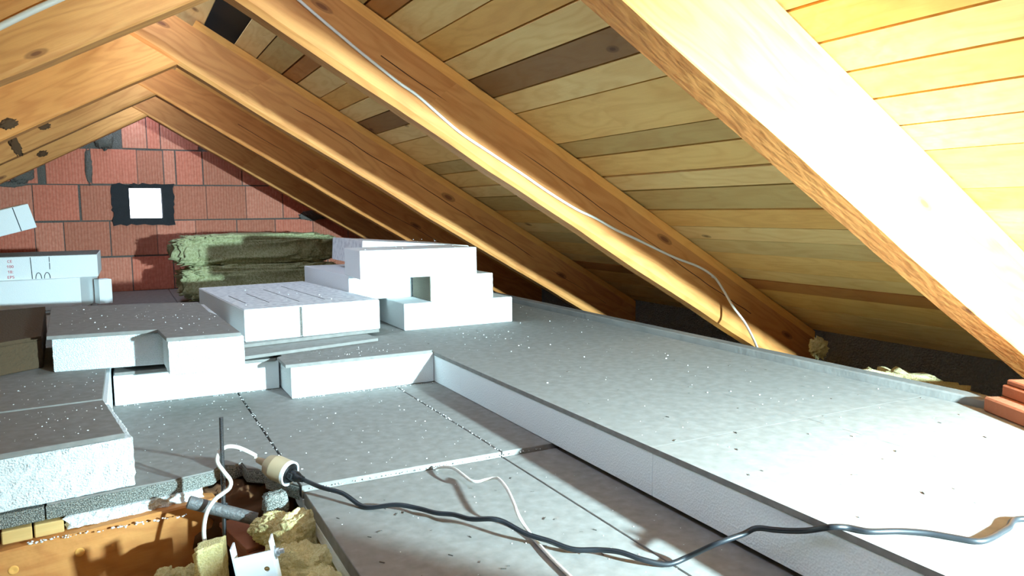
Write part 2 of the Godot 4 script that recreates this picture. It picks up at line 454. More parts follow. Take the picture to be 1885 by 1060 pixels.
func gable() -> void:
	var z := -6.6
	var w := struct("wall_back", "red ribbed clay block gable wall with a small square window", "wall")
	var st := new_st()
	var x0 := 0.082; var x1 := 0.320; var y0 := 0.558; var y1 := 0.800
	for q in [[-3.2, x0, -0.5, 2.0], [x1, 3.2, -0.5, 2.0], [x0, x1, -0.5, y0], [x0, x1, y1, 2.0]]:
		box(st, Vector3((q[0] + q[1]) / 2, (q[2] + q[3]) / 2, z - 0.118), Vector3(q[1] - q[0], q[3] - q[2], 0.22), 0.0)
	obj("mortar_bed", st, M.mortar, w)
	var rows := {
		-0.280: [-2.200, -1.892, -1.584, -1.276, -0.968, -0.660, -0.352, -0.044, 0.264, 0.572, 0.880, 1.188, 1.496, 1.804, 2.112, 2.420],
		-0.005: [-2.002, -1.694, -1.386, -1.078, -0.770, -0.462, -0.160, 0.078, 0.374, 0.682, 0.990, 1.298, 1.606, 1.777, 2.090, 2.398],
		0.270: [-2.090, -1.782, -1.474, -1.166, -0.858, -0.551, -0.367, -0.058, 0.268, 0.550, 0.865, 1.174, 1.487, 1.793, 2.090],
		0.545: [-1.650, -1.364, -1.056, -0.803, -0.551, -0.252, 0.000, 999, 0.380, 0.641, 0.947, 1.240, 1.540],
		0.820: [-0.792, -0.506, 888, -0.460, -0.160, 0.153, 0.337, 0.427, 0.626, 0.925, 1.210],
		1.095: [0.054, 0.234, 0.326, 0.605],
		1.370: [0.110, 0.385]}
	var mats := [M.clay, M.clay2, M.clay3]; var cache := {}
	for y in rows:
		var l: Array = rows[y]
		for i in l.size() - 1:
			if l[i] > 500 or l[i + 1] > 500: continue
			var g := 0.006 if absf(l[i] + 0.252) > 0.01 else 0.022
			var bw := snappedf(l[i + 1] - l[i] - g, 0.01)
			if bw < 0.03: continue
			if not cache.has(bw): cache[bw] = brick_mesh(bw, 0.264)
			var b := obj("brick", cache[bw], mats[rng.randi() % 3], w)
			b.position = Vector3(l[i] + g / 2 + (l[i + 1] - l[i] - g - bw) / 2, y + 0.0055 + rng.randf_range(-0.002, 0.002), z + rng.randf_range(-0.004, 0.004))
	# lumps of mortar filling the stepped edge under the opposite slope
	for q in [[Vector3(-0.066, 1.167, z + 0.0), Vector3(0.065, 0.075, 0.05)], [Vector3(-0.176, 0.963, z + 0.0), Vector3(0.025, 0.13, 0.02)], [Vector3(-0.616, 0.897, z), Vector3(0.085, 0.07, 0.05)], [Vector3(1.474, 0.567, z + 0.0), Vector3(0.1, 0.04, 0.02)], [Vector3(-0.682, 0.820, z), Vector3(0.1, 0.02, 0.01)]]:
		obj("mortar_lump", lump(q[0], q[1], 40 + int(q[0].x * 100), 0.3, 2.5, Basis.IDENTITY, 24, 14), M.mortar, w)
	# window
	var wn := struct("window_1", "small square window daubed round with dark sealing foam", "window")
	var out := []; var inn := []; var n := 48
	for i in n:
		var a := TAU * i / n
		var d := Vector2(cos(a), sin(a)); var m := maxf(absf(d.x), absf(d.y))
		var sq := d / m
		out.append(Vector2(0.183 + sq.x * (0.218 + 0.012 * jig.get_noise_2d(i * 0.6, 3.0)), 0.670 + sq.y * (0.157 + 0.014 * jig.get_noise_2d(i * 0.6, 9.0))))
		inn.append(Vector2(0.201 + sq.x * 0.1145, 0.680 + sq.y * 0.117))
	st = new_st()
	for i in n:
		var k := (i + 1) % n
		var f := func(p: Vector2, zz: float) -> Vector3: return Vector3(p.x, p.y, zz)
		face(st, [f.call(out[i], z + 0.016), f.call(out[k], z + 0.016), f.call(inn[k], z + 0.012), f.call(inn[i], z + 0.012)], Vector3(0, 0, 1))
		var o: Vector2 = out[i] - Vector2(0.19, 0.673)
		face(st, [f.call(out[i], z + 0.016), f.call(out[k], z + 0.016), f.call(out[k], z - 0.02), f.call(out[i], z - 0.02)], Vector3(o.x, o.y, 0))
		face(st, [f.call(inn[i], z + 0.012), f.call(inn[k], z + 0.012), f.call(inn[k], z - 0.14), f.call(inn[i], z - 0.14)], -Vector3(o.x, o.y, 0))
	obj("window_frame", st, M.foam, wn)
	var glass := plain(Color(0.95, 0.98, 1.0, 0.06), 0.02); glass.transparency = BaseMaterial3D.TRANSPARENCY_ALPHA
	st = new_st(); box(st, Vector3(0.201, 0.679, z - 0.15), Vector3(0.25, 0.255, 0.004), 0.0); obj("pane", st, glass, wn)

# ================================================================ roof
func rafter(t: Node3D, slope: int, zn: float, zf: float, depth: float, c: float, mat: Material, wane: float, sd: int, bot := 2.42) -> void:
	# a sawn beam laid down the slope; edges wander a little and the lower near edge may be waney
	var st := new_st(); var n := 56
	var nz := FastNoiseLite.new(); nz.seed = sd; nz.frequency = 1.0; nz.fractal_octaves = 3
	var uo := Vector2(rng.randf(), rng.randf())
	var top := func(p: float) -> float:
		if slope > 0: return (slope_distance(zn) + 0.19 - LN.dot(RN) * (RC + p)) / LN.dot(RT)
		return (RC - 0.001 - RN.dot(LN) * (c + p)) / RN.dot(LT)
	var secs := []
	for i in n + 1:
		var k := float(i) / n; var s := k * 2.6
		var wa: float = maxf(0.004, wane * (0.9 + 0.7 * nz.get_noise_2d(s * 1.1, 1.0)))
		var wf: float = 0.004 + 0.010 * maxf(0.0, nz.get_noise_2d(s * 1.6, 7.0)) * (1.0 if wane > 0.01 else 0.4)
		var e: float = 0.005 * nz.get_noise_2d(s * 1.7, 3.0) - 0.006 * sin(k * PI)
		var zz: float = 0.004 * nz.get_noise_2d(s * 1.3, 5.0)
		var q := []
		for m in [[zn + zz, depth], [zn + zz, e + wa * 1.5], [zn + zz - wa * 0.28, e + wa * 0.55], [zn + zz - wa * 0.75, e], [zf + zz + wf, e], [zf + zz, e + wf], [zf + zz, depth]]:
			var tt := lerpf(top.call(maxf(m[1], 0.0)), bot, k)
			q.append(rp(tt, m[1], m[0]) if slope > 0 else lp(tt, m[1], m[0], c))
		secs.append(q)
	var vs := [0.0]; 
	for j in 6: vs.append(vs[j] + secs[0][j].distance_to(secs[0][j + 1]))
	for i in n:
		for j in 6:
			var cen: Vector3 = (secs[i][0] + secs[i][6] + secs[i][3] + secs[i][4]) / 4.0
			var q := [secs[i][j], secs[i + 1][j], secs[i + 1][j + 1], secs[i][j + 1]]
			var us := []
			for m in [[i, j], [i + 1, j], [i + 1, j + 1], [i, j + 1]]: us.append(Vector2(m[0] * 2.6 / n * 0.5, vs[m[1]] * 1.15) + uo)
			var o: Vector3 = (q[0] + q[2]) / 2.0 - cen
			face(st, [q[0], q[1], q[2]], o, [us[0], us[1], us[2]]); face(st, [q[0], q[2], q[3]], o, [us[0], us[2], us[3]])
	for e in [0, n]:
		var q: Array = secs[e]
		face(st, q, (secs[0][0] - secs[1][0]) if e == 0 else (secs[n][0] - secs[n - 1][0]), [uo, uo, uo, uo, uo, uo, uo])
	obj("beam", st, mat, t)

func roof_plank(called: String, parent: Node, q: Array, mat: Material) -> void:
	# q: eight corners, 0-3 underside and 4-7 top side, grain from 0 to 1
	var st := new_st(); var uo := Vector2(rng.randf(), rng.randf())
	var cen := Vector3.ZERO
	for p in q: cen += p / 8.0
	var l: float = q[0].distance_to(q[1]); var w: float = q[1].distance_to(q[2])
	var us := [uo, uo + Vector2(l * 0.5, 0), uo + Vector2(l * 0.5, w), uo + Vector2(0, w)]
	for f in [[0, 1, 2, 3], [4, 5, 6, 7], [0, 1, 5, 4], [3, 2, 6, 7], [0, 3, 7, 4], [1, 2, 6, 5]]:
		var pts := []
		for k in f: pts.append(q[k])
		face(st, pts, (pts[0] + pts[2]) / 2.0 - cen, us)
	obj(called, st, mat, parent)

func roof() -> void:
	var near := [0.15, -1.06, -2.30, -3.60, -4.72, -5.80]
	var rl := ["rough pine rafter over the work lamp, on the slope with the white cable", "pale band-sawn rafter whose foot stands behind the clay tile pieces", "waney-edged rafter with a thin white cable clipped along it", "rafter with a dark knot and a long crack, beside the cable rafter towards the gable", "shaded rafter second from the brick gable, on the slope with the white cable", "dark rafter against the brick gable, on the slope with the white cable"]
	var ll := ["rough pine rafter of the opposite slope nearest the lamp", "pine rafter of the opposite slope, paired with the pale band-sawn rafter", "broad pine rafter of the opposite slope with a white cable across its face", "rafter of the opposite slope with a long black crack along its face", "rafter of the opposite slope with dark bark stains, second from the gable", "rafter of the opposite slope lying close to the brick gable"]
	var wane := [0.004, 0.004, 0.034, 0.024, 0.012, 0.006]
	var rafter_distance := [0.90, 0.92, 0.944, 0.973, 1.009, 1.017]
	var hosts := []
	for i in 6:
		var zf: float = near[i] - 0.09
		var t := thing("rafter", rl[i], "rafter", "rafters of the slope with the cable")
		rafter(t, 1, near[i], zf, 0.172, 0.0, M.beam[i % 3], wane[i], 60 + i)
		var st := new_st()
		var q := []
		for m in [[near[i] - 0.002, 0.172], [zf + 0.002, 0.172], [zf + 0.002, 0.204], [near[i] - 0.002, 0.204]]:
			q.append([rp(-0.42, m[1], m[0]), rp(2.42, m[1], m[0])])
		var cen: Vector3 = (q[0][0] + q[2][1]) / 2.0
		var uo := Vector2(rng.randf(), rng.randf())
		for j in 4:
			var k := (j + 1) % 4
			var pts := [q[j][0], q[j][1], q[k][1], q[k][0]]
			face(st, pts, (q[j][0] + q[k][1]) / 2.0 - cen, [uo, uo + Vector2(1.4, 0), uo + Vector2(1.4, 0.05), uo + Vector2(0, 0.05)])
		obj("batten", st, M.batten, t)
		hosts.append(str(t.name))
		var t2 := thing("rafter", ll[i], "rafter", "rafters of the opposite slope")
		rafter(t2, -1, near[i], zf, boarding_distance(near[i]) + 0.202 - rafter_distance[i], rafter_distance[i], M.beam[(i + 1) % 3], 0.012, 80 + i, 2.5)
		hosts.append(str(t2.name))
	# drying cracks along the sides of some beams
	var nz := FastNoiseLite.new(); nz.seed = 4; nz.frequency = 1.0; nz.fractal_octaves = 3
	for q in [[1, 2, 0.105, 0.1, 1.9, 0.0012], [1, 3, 0.10, -0.1, 2.1, 0.0018], [1, 4, 0.09, 0.0, 1.6, 0.0014], [-1, 3, 0.085, 0.1, 1.6, 0.0024], [-1, 2, 0.105, 0.1, 1.6, 0.0014]]:
		var pts := []
		for k in 40:
			var tt := lerpf(q[3], q[4], k / 39.0); var pp: float = q[2] + 0.016 * nz.get_noise_2d(tt * 0.9, q[1] * 7.0 + q[0]) + 0.003 * nz.get_noise_2d(tt * 7.0, q[1])
			var zz: float = near[q[1]] - 0.0004
			pts.append(rp(tt, pp, zz) if q[0] > 0 else lp(tt, pp, zz, rafter_distance[q[1]]))
		var host: Node = get_node(NodePath(hosts[q[1] * 2 + (0 if q[0] > 0 else 1)]))
		obj("crack", tube(pts, q[5] * 0.6 + 0.0008, 6, 0.03), M.crack, host.get_node("beam"))
	for q in [[3, 15, 228, 0.030, 0.018], [4, 84, 217, 0.022, 0.012], [4, 82, 233, 0.026, 0.014], [4, 28, 268, 0.022, 0.05], [5, 78, 283, 0.030, 0.016], [5, 172, 210, 0.02, 0.01]]:
		obj("bark_patch", lump(px(q[1], q[2], near[q[0]] + 0.001), Vector3(q[3], q[4], 0.004), 500 + int(q[1]), 0.5, 2.2, Basis(Vector3.BACK, 0.35), 28, 16), M.bark, get_node(NodePath(hosts[q[0] * 2 + 1])).get_node("beam"))
	# boarding: each board is a piece of its own; the butt joints lie over one rafter
	var c := struct("ceiling", "roof boarding of long pale and brown planks above the rafters", "ceiling")
	var far := [-0.52, -0.385, 777, -0.245, -0.139, -0.014, 0.062, 0.181, 0.283, 0.384, 0.486, 0.581, 0.770, 0.868, 0.994, 1.095, 1.233, 1.348, 1.449, 1.555, 1.690, 1.79, 1.88, 2.04, 2.21, 2.40, 2.56]
	var tone := [0, 0, 0, 0, 5, 6, 0, 3, 0, 4, 0, 1, 5, 1, 0, 5, 3, 0, 2, 1, 0, 6, 1, 0, 2, 3, 6]
	var nearl := [-0.52, -0.40, -0.28, -0.16, -0.05, 0.06, 0.17, 0.28, 0.39, 0.494, 0.595, 0.690, 0.786, 0.885, 0.985, 1.146, 1.24, 1.36, 1.47, 1.58, 1.70, 1.82, 1.95, 2.08, 2.22, 2.40, 2.56]
	for setn in 2:
		var l: Array = far if setn == 0 else nearl
		var za := -1.105 if setn == 0 else 1.86
		var zb := -6.62 if setn == 0 else -1.105
		for i in l.size() - 1:
			if l[i] > 700: continue
			var e: float = l[i + 1] if l[i + 1] < 700 else l[i]
			if e == l[i]: continue
			var g := rng.randf_range(0.0014, 0.0040); var a: float = l[i] + g; var b: float = e - g
			var p := 0.206 + rng.randf_range(0.0, 0.004); var p2 := p + 0.022
			var sk := rng.randf_range(-0.002, 0.002)
			roof_plank("board", c, [rp(a, p, za), rp(a, p, zb), rp(b, p + sk, zb), rp(b, p + sk, za), rp(a, p2, za), rp(a, p2, zb), rp(b, p2, zb), rp(b, p2, za)], M.planks[tone[i] if setn == 0 else [0, 0, 1, 3, 0, 1][i % 6]])
	for setn in 2:
		var za := -3.0 if setn == 0 else 1.86
		var zb := -6.62 if setn == 0 else -3.0
		var s := -0.62
		while s < 2.6:
			var e := s + rng.randf_range(0.095, 0.14)
			var a := s + 0.002; var b := e - 0.002; var ca := slope_distance(za); var cb := slope_distance(zb)
			roof_plank("board", c, [lp(a, 0.206, za, ca), lp(a, 0.206, zb, cb), lp(b, 0.206, zb, cb), lp(b, 0.206, za, ca), lp(a, 0.228, za, ca), lp(a, 0.228, zb, cb), lp(b, 0.228, zb, cb), lp(b, 0.228, za, ca)], M.planks[[0, 0, 1, 2, 3, 5][rng.randi() % 6]])
			s = e
	# the roofing underlay that shows black where a board is missing
	roof_plank("underlay", c, [rp(-0.62, 0.26, 1.9), rp(-0.62, 0.26, -6.75), rp(2.7, 0.26, -6.75), rp(2.7, 0.26, 1.9), rp(-0.62, 0.29, 1.9), rp(-0.62, 0.29, -6.75), rp(2.7, 0.29, -6.75), rp(2.7, 0.29, 1.9)], M.felt)
	roof_plank("underlay", c, [lp(-0.70, 0.27, 1.9, 0.92), lp(-0.70, 0.27, -6.75, 1.02), lp(2.8, 0.27, -6.75, 1.02), lp(2.8, 0.27, 1.9, 0.92), lp(-0.70, 0.30, 1.9, 0.92), lp(-0.70, 0.30, -6.75, 1.02), lp(2.8, 0.30, -6.75, 1.02), lp(2.8, 0.30, 1.9, 0.92)], M.felt)

# ================================================================ floor and deck
func rect(x0: float, x1: float, z0: float, z1: float) -> Array:
	return [Vector2(x0, z0), Vector2(x1, z0), Vector2(x1, z1), Vector2(x0, z1)]

func panel(parent: Node, called: String, poly: Array, y0: float, y1: float, th: float, board_poly: Array = [], core: Material = null, rough := 0.0, board: Material = null, bev := 0.0012) -> Node3D:
	# insulation panel: polystyrene core with a cement board on top
	var o := Node3D.new(); o.name = called; parent.add_child(o, true)
	obj("core", prism(poly, y0, y1 - th, 0.0015, rough, 6 if rough > 0.0 else 1), core if core else M.eps, o)
	obj("board", prism(board_poly if board_poly else poly, y1 - th + 0.0002, y1, bev, rough * 0.35, 2 if rough > 0.0 else 1), board if board else M.board, o)
	return o

func flooring() -> void:
	var f: Node3D = M.floor_node
	var g := 0.0018
	var xs := [-2.63, -2.137, -1.644, -1.151, -0.658, -0.168, 0.325, 0.818, 1.31]
	for i in xs.size() - 1:
		var a: float = xs[i] + g; var b: float = xs[i + 1] - g
		for z in [-2.65, -3.65, -4.65, -5.65]:
			panel(f, "floor_panel", rect(a, b, z - g, maxf(z - 1.0 + g, -6.58)), -0.06, 0.0, 0.03)
		if a > 0.3:
			panel(f, "floor_panel", rect(a, b, -1.648, -2.65 + g), -0.06, 0.0, 0.03, [], null, 0.0008)
			panel(f, "floor_panel", rect(a + (0.003 if a < 0.4 else 0.0), b, -0.65 - g, -1.642), -0.072, -0.012, 0.03, [], null, 0.0006)
			panel(f, "floor_panel", rect(a, b, 0.35, -0.65 + g), -0.072, -0.012, 0.03)
			panel(f, "floor_panel", rect(a, b, 1.8, 0.35 + g), -0.072, -0.012, 0.03)
	# the two panels cut off along the joist: broken wood-cement edge, thin foam under it
	panel(f, "floor_panel", rect(-0.658 + g, -0.168 - g, -1.875, -2.65 + g), -0.06, -0.0045, 0.03, [Vector2(-0.658 + g, -1.735), Vector2(-0.168 - g, -1.80), Vector2(-0.168 - g, -2.65 + g), Vector2(-0.658 + g, -2.65 + g)], M.eps_rough, 0.0018, M.chip)
	var pl := [Vector2(-0.168 + g, -1.802), Vector2(0.08, -1.832), Vector2(0.165, -1.852), Vector2(0.185, -1.885), Vector2(0.215, -1.868), Vector2(0.232, -1.88), Vector2(0.236, -1.832), Vector2(0.272, -1.80), Vector2(0.268, -1.765), Vector2(0.297, -1.705), Vector2(0.3225, -1.655), Vector2(0.3225, -2.65 + g), Vector2(-0.168 + g, -2.65 + g)]
	var back := panel(f, "floor_panel", rect(-0.168 + g, 0.3225, -1.91, -2.65 + g), -0.06, -0.0045, 0.03, pl, M.eps_rough, 0.0018, M.chip)
	obj("face_sheet", prism(inset(pl, 0.0015), -0.0043, 0.0, 0.0005), M.board, back)
	for i in range(0, 4):
		var a: float = xs[i] + g; var b: float = xs[i + 1] - g
		panel(f, "floor_panel", rect(a, b, -1.62, -2.65 + g), -0.06, 0.0, 0.03)
		if i < 4: panel(f, "floor_panel", rect(a, b, 1.8, -1.62 + g), -0.06, 0.0, 0.03)
	# raised deck of the same panels
	for c in [[0.961, 1.4114], [1.4118, 1.850]]:
		var zz := [1.77, 0.77, -0.23, -1.229, -2.232, -3.23, -4.23, -5.23, -6.2]
		for k in zz.size() - 1:
			panel(f, "deck_panel", rect(c[0], c[1], zz[k] - 0.0008, zz[k + 1] + 0.0008), 0.001, 0.107, 0.012, rect(c[0] - 0.002, c[1], zz[k] - 0.00012, zz[k + 1] + 0.00012), null, 0.0, null, 0.0002)
	var t := trim_strip()

func trim_strip() -> Node3D:
	var t := struct("trim_1", "weathered grey edge plank along the outer side of the deck", "trim")
	var st := new_st(); box(st, Vector3(1.891, 0.062, -3.67), Vector3(0.05, 0.135, 5.24), 0.004, Basis(Vector3.UP, -0.0055)); obj("plank", st, M.grey_plank, t)
	st = new_st(); box(st, Vector3(1.937, 0.05, -3.70), Vector3(0.025, 0.135, 5.24), 0.004, Basis(Vector3.UP, -0.0055)); obj("plank", st, M.grey_plank, t)
	return t

# ================================================================ blocks of polystyrene
func slab(called: String, label: String, poly: Array, y0: float, y1: float, mat: Material = null, rough := 0.0, bev := 0.0025) -> Node3D:
	var t := thing(called, label, "insulation block", "loose insulation blocks")
	obj("core", prism(poly, y0, y1, bev, rough, 8 if rough > 0.0 else 1, 0.012), mat if mat else M.eps, t)
	return t

func lid(t: Node3D, poly: Array, y0: float, y1: float, rough := 0.0) -> void:
	obj("board", prism(poly, y0, y1, 0.0012, rough, 2), M.board, t)

func v2(l: Array) -> Array:
	var o := []
	for i in range(0, l.size(), 2): o.append(Vector2(l[i], l[i + 1]))
	return o

func blocks() -> void:
	# lower layer
	var t := slab("insulation_slab", "panel laid in line with the deck edge, wide white front, thin board overhanging its corner", v2([0.466, -2.453, 0.958, -2.462, 0.958, -3.45, 0.466, -3.45]), 0.001, 0.105)
	lid(t, v2([0.447, -2.437, 0.946, -2.445, 0.958, -2.47, 0.958, -3.45, 0.466, -3.45, 0.466, -2.60, 0.447, -2.585]), 0.1055, 0.117)
	t = slab("insulation_slab", "low panel under the notched panel, beside the one in line with the deck", v2([-0.040, -2.632, 0.459, -2.628, 0.462, -3.62, -0.036, -3.62]), 0.001, 0.098)
	lid(t, v2([-0.036, -2.622, 0.446, -2.616, 0.455, -2.64, 0.462, -3.62, -0.036, -3.62]), 0.0985, 0.1085)
	t = slab("insulation_slab", "crumbly-faced cut panel on the broken floor edge above the joist", v2([-0.62, -1.725, -0.24, -1.788, 0.002, -1.832, -0.046, -2.192, -0.62, -2.13]), 0.001, 0.109, M.eps_rough, 0.0022)
	lid(t, v2([-0.62, -1.728, -0.24, -1.790, -0.013, -1.834, -0.060, -2.192, -0.62, -2.13]), 0.1095, 0.121, 0.0006)
	t = slab("insulation_slab", "panel lying behind the crumbly-faced cut panel, under the slab coloured dark for shade", v2([-0.62, -2.134, -0.050, -2.196, -0.043, -3.15, -0.62, -3.15]), 0.001, 0.1115)
	lid(t, v2([-0.62, -2.134, -0.062, -2.196, -0.054, -3.15, -0.62, -3.15]), 0.112, 0.1240)
	# upper layer
	t = slab("insulation_slab", "board-topped panel with a stepped notch in its front, resting across two lower panels", v2([-0.197, -2.640, 0.104, -2.606, 0.110, -2.408, 0.321, -2.406, 0.296, -3.33, -0.250, -3.45]), 0.1245, 0.2265, M.eps_rough, 0.0009)
	lid(t, v2([-0.209, -2.622, 0.090, -2.596, 0.106, -2.400, 0.312, -2.398, 0.295, -2.86, 0.279, -2.96, 0.272, -3.32, -0.252, -3.45]), 0.227, 0.2385)
	t = slab("insulation_slab", "slab coloured dark brown in place of shade, behind the notched panel, next to the written block", v2([-0.95, -2.14, -0.232, -2.745, -0.285, -3.62, -0.95, -3.4]), 0.1245, 0.212, M.brown, 0.001)  # dark colour stands in for shade that the lamp does not cast here
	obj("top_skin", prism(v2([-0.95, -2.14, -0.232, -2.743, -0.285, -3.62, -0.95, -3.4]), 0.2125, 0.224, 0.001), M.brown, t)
	# loose boards and the grooved block lying on them
	var b := thing("cement_board", "thin grey board, lower of two under the grooved block", "board", "loose boards under the grooved block")
	obj("sheet", prism(v2([0.345, -2.59, 0.838, -2.715, 0.800, -3.60, 0.305, -3.55]), 0.1175, 0.1285, 0.001), M.board, b)
	b = thing("cement_board", "thin grey board, upper of two under the grooved block", "board", "loose boards under the grooved block")
	obj("sheet", prism(v2([0.368, -2.755, 0.885, -2.850, 0.820, -3.72, 0.315, -3.68]), 0.129, 0.141, 0.001), M.board, b)
	t = slab("insulation_block", "broad white block with a dirty vertical groove in its front and scored dusty top", v2([0.378, -2.797, 0.574, -2.8165, 0.575, -2.823, 0.583, -2.824, 0.584, -2.8175, 0.889, -2.852, 0.802, -3.82, 0.312, -3.74]), 0.1415, 0.256, M.eps)
	obj("top_skin", prism(v2([0.380, -2.799, 0.572, -2.819, 0.573, -2.825, 0.585, -2.826, 0.587, -2.820, 0.887, -2.854, 0.801, -3.818, 0.314, -3.738]), 0.2555, 0.2575, 0.0004), M.eps_dusty, t)
	var st := new_st()
	box(st, Vector3(0.579, 0.198, -2.8235), Vector3(0.007, 0.108, 0.002), 0.0005); obj("dirt", st, M.mortar, t)
	for q in [[0.50, -2.98, -3.35], [0.60, -2.95, -3.5], [0.70, -2.97, -3.6], [0.42, -3.0, -3.3]]:
		st = new_st(); box(st, Vector3(q[0] - 0.02, 0.2577, (q[1] + q[2]) / 2), Vector3(0.003, 0.0012, q[1] - q[2]), 0.0, Basis(Vector3.UP, 0.08)); obj("score_line", st, M.ink, t)
	# the stack on the deck
	slab("insulation_block", "lowest block of the stack on the deck", v2([1.027, -2.958, 1.531, -2.964, 1.54, -3.9, 1.035, -3.9]), 0.1075, 0.2185)
	t = slab("insulation_block", "short middle block of the stack, its end face stained brown and toned darker for shade", v2([1.155, -2.980, 1.444, -2.978, 1.45, -3.55, 1.156, -3.55]), 0.219, 0.3275, M.eps, 0.0006)
	st = new_st(); box(st, Vector3(1.1538, 0.273, -3.088), Vector3(0.0022, 0.106, 0.21), 0.0006); obj("stain_shade", st, M.stain_shade, t)  # brown stain whose tone also deepens the shade on this end face
	slab("insulation_block", "long block set back in the stack behind the short middle block", v2([0.862, -3.19, 1.149, -3.20, 1.149, -3.92, 0.832, -3.92]), 0.219, 0.3265)
	slab("insulation_block", "top block of the stack, white front overhanging the one below", v2([0.845, -2.950, 1.355, -2.952, 1.36, -3.24, 0.862, -3.245]), 0.328, 0.444)
	var k := slab("insulation_block", "tipped block lying behind the top block of the stack", rect(-0.255, 0.255, 0.26, -0.26), 0.0, 0.108, M.eps_dusty)
	k.position = Vector3(1.195, 0.347, -3.52); k.rotation.z = -0.07
	# added unseen slabs beside the lamp, shaped to throw a shadow across the lower floor
	slab("insulation_block", "lower of two added slabs on the deck edge, blocking light from the work lamp", v2([0.884, -0.388, 1.05, -0.13, 1.06, 0.16, 0.885, 0.14]), 0.1075, 0.209)
	slab("insulation_block", "upper of two added slabs on the deck edge, blocking light from the work lamp", v2([0.880, -0.394, 1.05, -0.13, 1.06, 0.16, 0.878, 0.14]), 0.2095, 0.311)
	# far stack by the brick wall
	t = slab("insulation_slab", "base panel on the floor under the written block", v2([-0.95, -4.30, -0.16, -4.36, -0.14, -5.2, -0.95, -5.2]), 0.001, 0.105)
	lid(t, v2([-0.95, -4.30, -0.16, -4.36, -0.14, -5.2, -0.95, -5.2]), 0.1055, 0.117)
	slab("insulation_block", "thick pale block under the written block", v2([-0.95, -4.36, -0.190, -4.44, -0.12, -4.80, -0.95, -4.95]), 0.118, 0.277)
	slab("insulation_offcut", "small upright offcut beside the thick pale block", v2([-0.134, -4.66, -0.110, -4.60, -0.05, -4.62, -0.076, -4.70]), 0.118, 0.25)
	t = slab("insulation_block", "block with a felt-pen 100 and red print on its front", v2([-0.98, -4.42, -0.107, -4.45, -0.10, -4.96, -0.98, -4.92]), 0.2775, 0.392)
	obj("top_skin", prism(v2([-0.978, -4.422, -0.109, -4.452, -0.102, -4.958, -0.978, -4.918]), 0.3915, 0.394, 0.0004), M.chip, t)
	writing(t)
	k = slab("insulation_offcut", "tilted offcut with a line on its face, leaning above the written block", rect(-0.25, 0.25, 0.09, -0.09), -0.062, 0.062)
	st = new_st(); box(st, Vector3(0.18, 0.0, 0.0902), Vector3(0.004, 0.122, 0.001), 0.0); obj("pencil_line", st, M.ink, k)
	k.position = Vector3(-0.64, 0.530, -4.56); k.rotation = Vector3(0.0, 0.25, 0.26)

func writing(t: Node3D) -> void:
	# hand-drawn 1 0 0, cut off by the lower edge of the block, and a column of red print
	var zf := func(x: float) -> float: return -4.42 - 0.03 * (x + 0.98) / 0.873 + 0.001
	var y0 := 0.280
	obj("felt_pen_line", tube([Vector3(-0.398, 0.388, zf.call(-0.398)), Vector3(-0.395, y0, zf.call(-0.395))], 0.0018, 6), M.ink, t)
	for q in [[0.388, 0.362], [0.358, 0.325]]:
		obj("felt_pen_line", tube([Vector3(-0.318, q[0], zf.call(-0.318)), Vector3(-0.318, q[1], zf.call(-0.318))], 0.0016, 6), M.ink, t)
	for x in [-0.368, -0.331]:
		var p := []
		for i in 9:
			var a := PI * i / 8.0
			p.append(Vector3(x - 0.0125 * cos(a), y0 + (0.030 * sin(a) if i > 0 and i < 8 else 0.0), zf.call(x)))
		obj("felt_pen_digit", tube(p, 0.0018, 6, 0.003), M.ink, t)
	for i in 4:
		var tm := TextMesh.new(); tm.text = ["CE", "100", "18:", "EPS"][i]; tm.font_size = 16; tm.pixel_size = 0.0011; tm.depth = 0.0006
		var o := obj("red_print", tm, M.red_ink, t); o.position = Vector3(-0.484, 0.372 - 0.026 * i, zf.call(-0.48) + 0.0005)

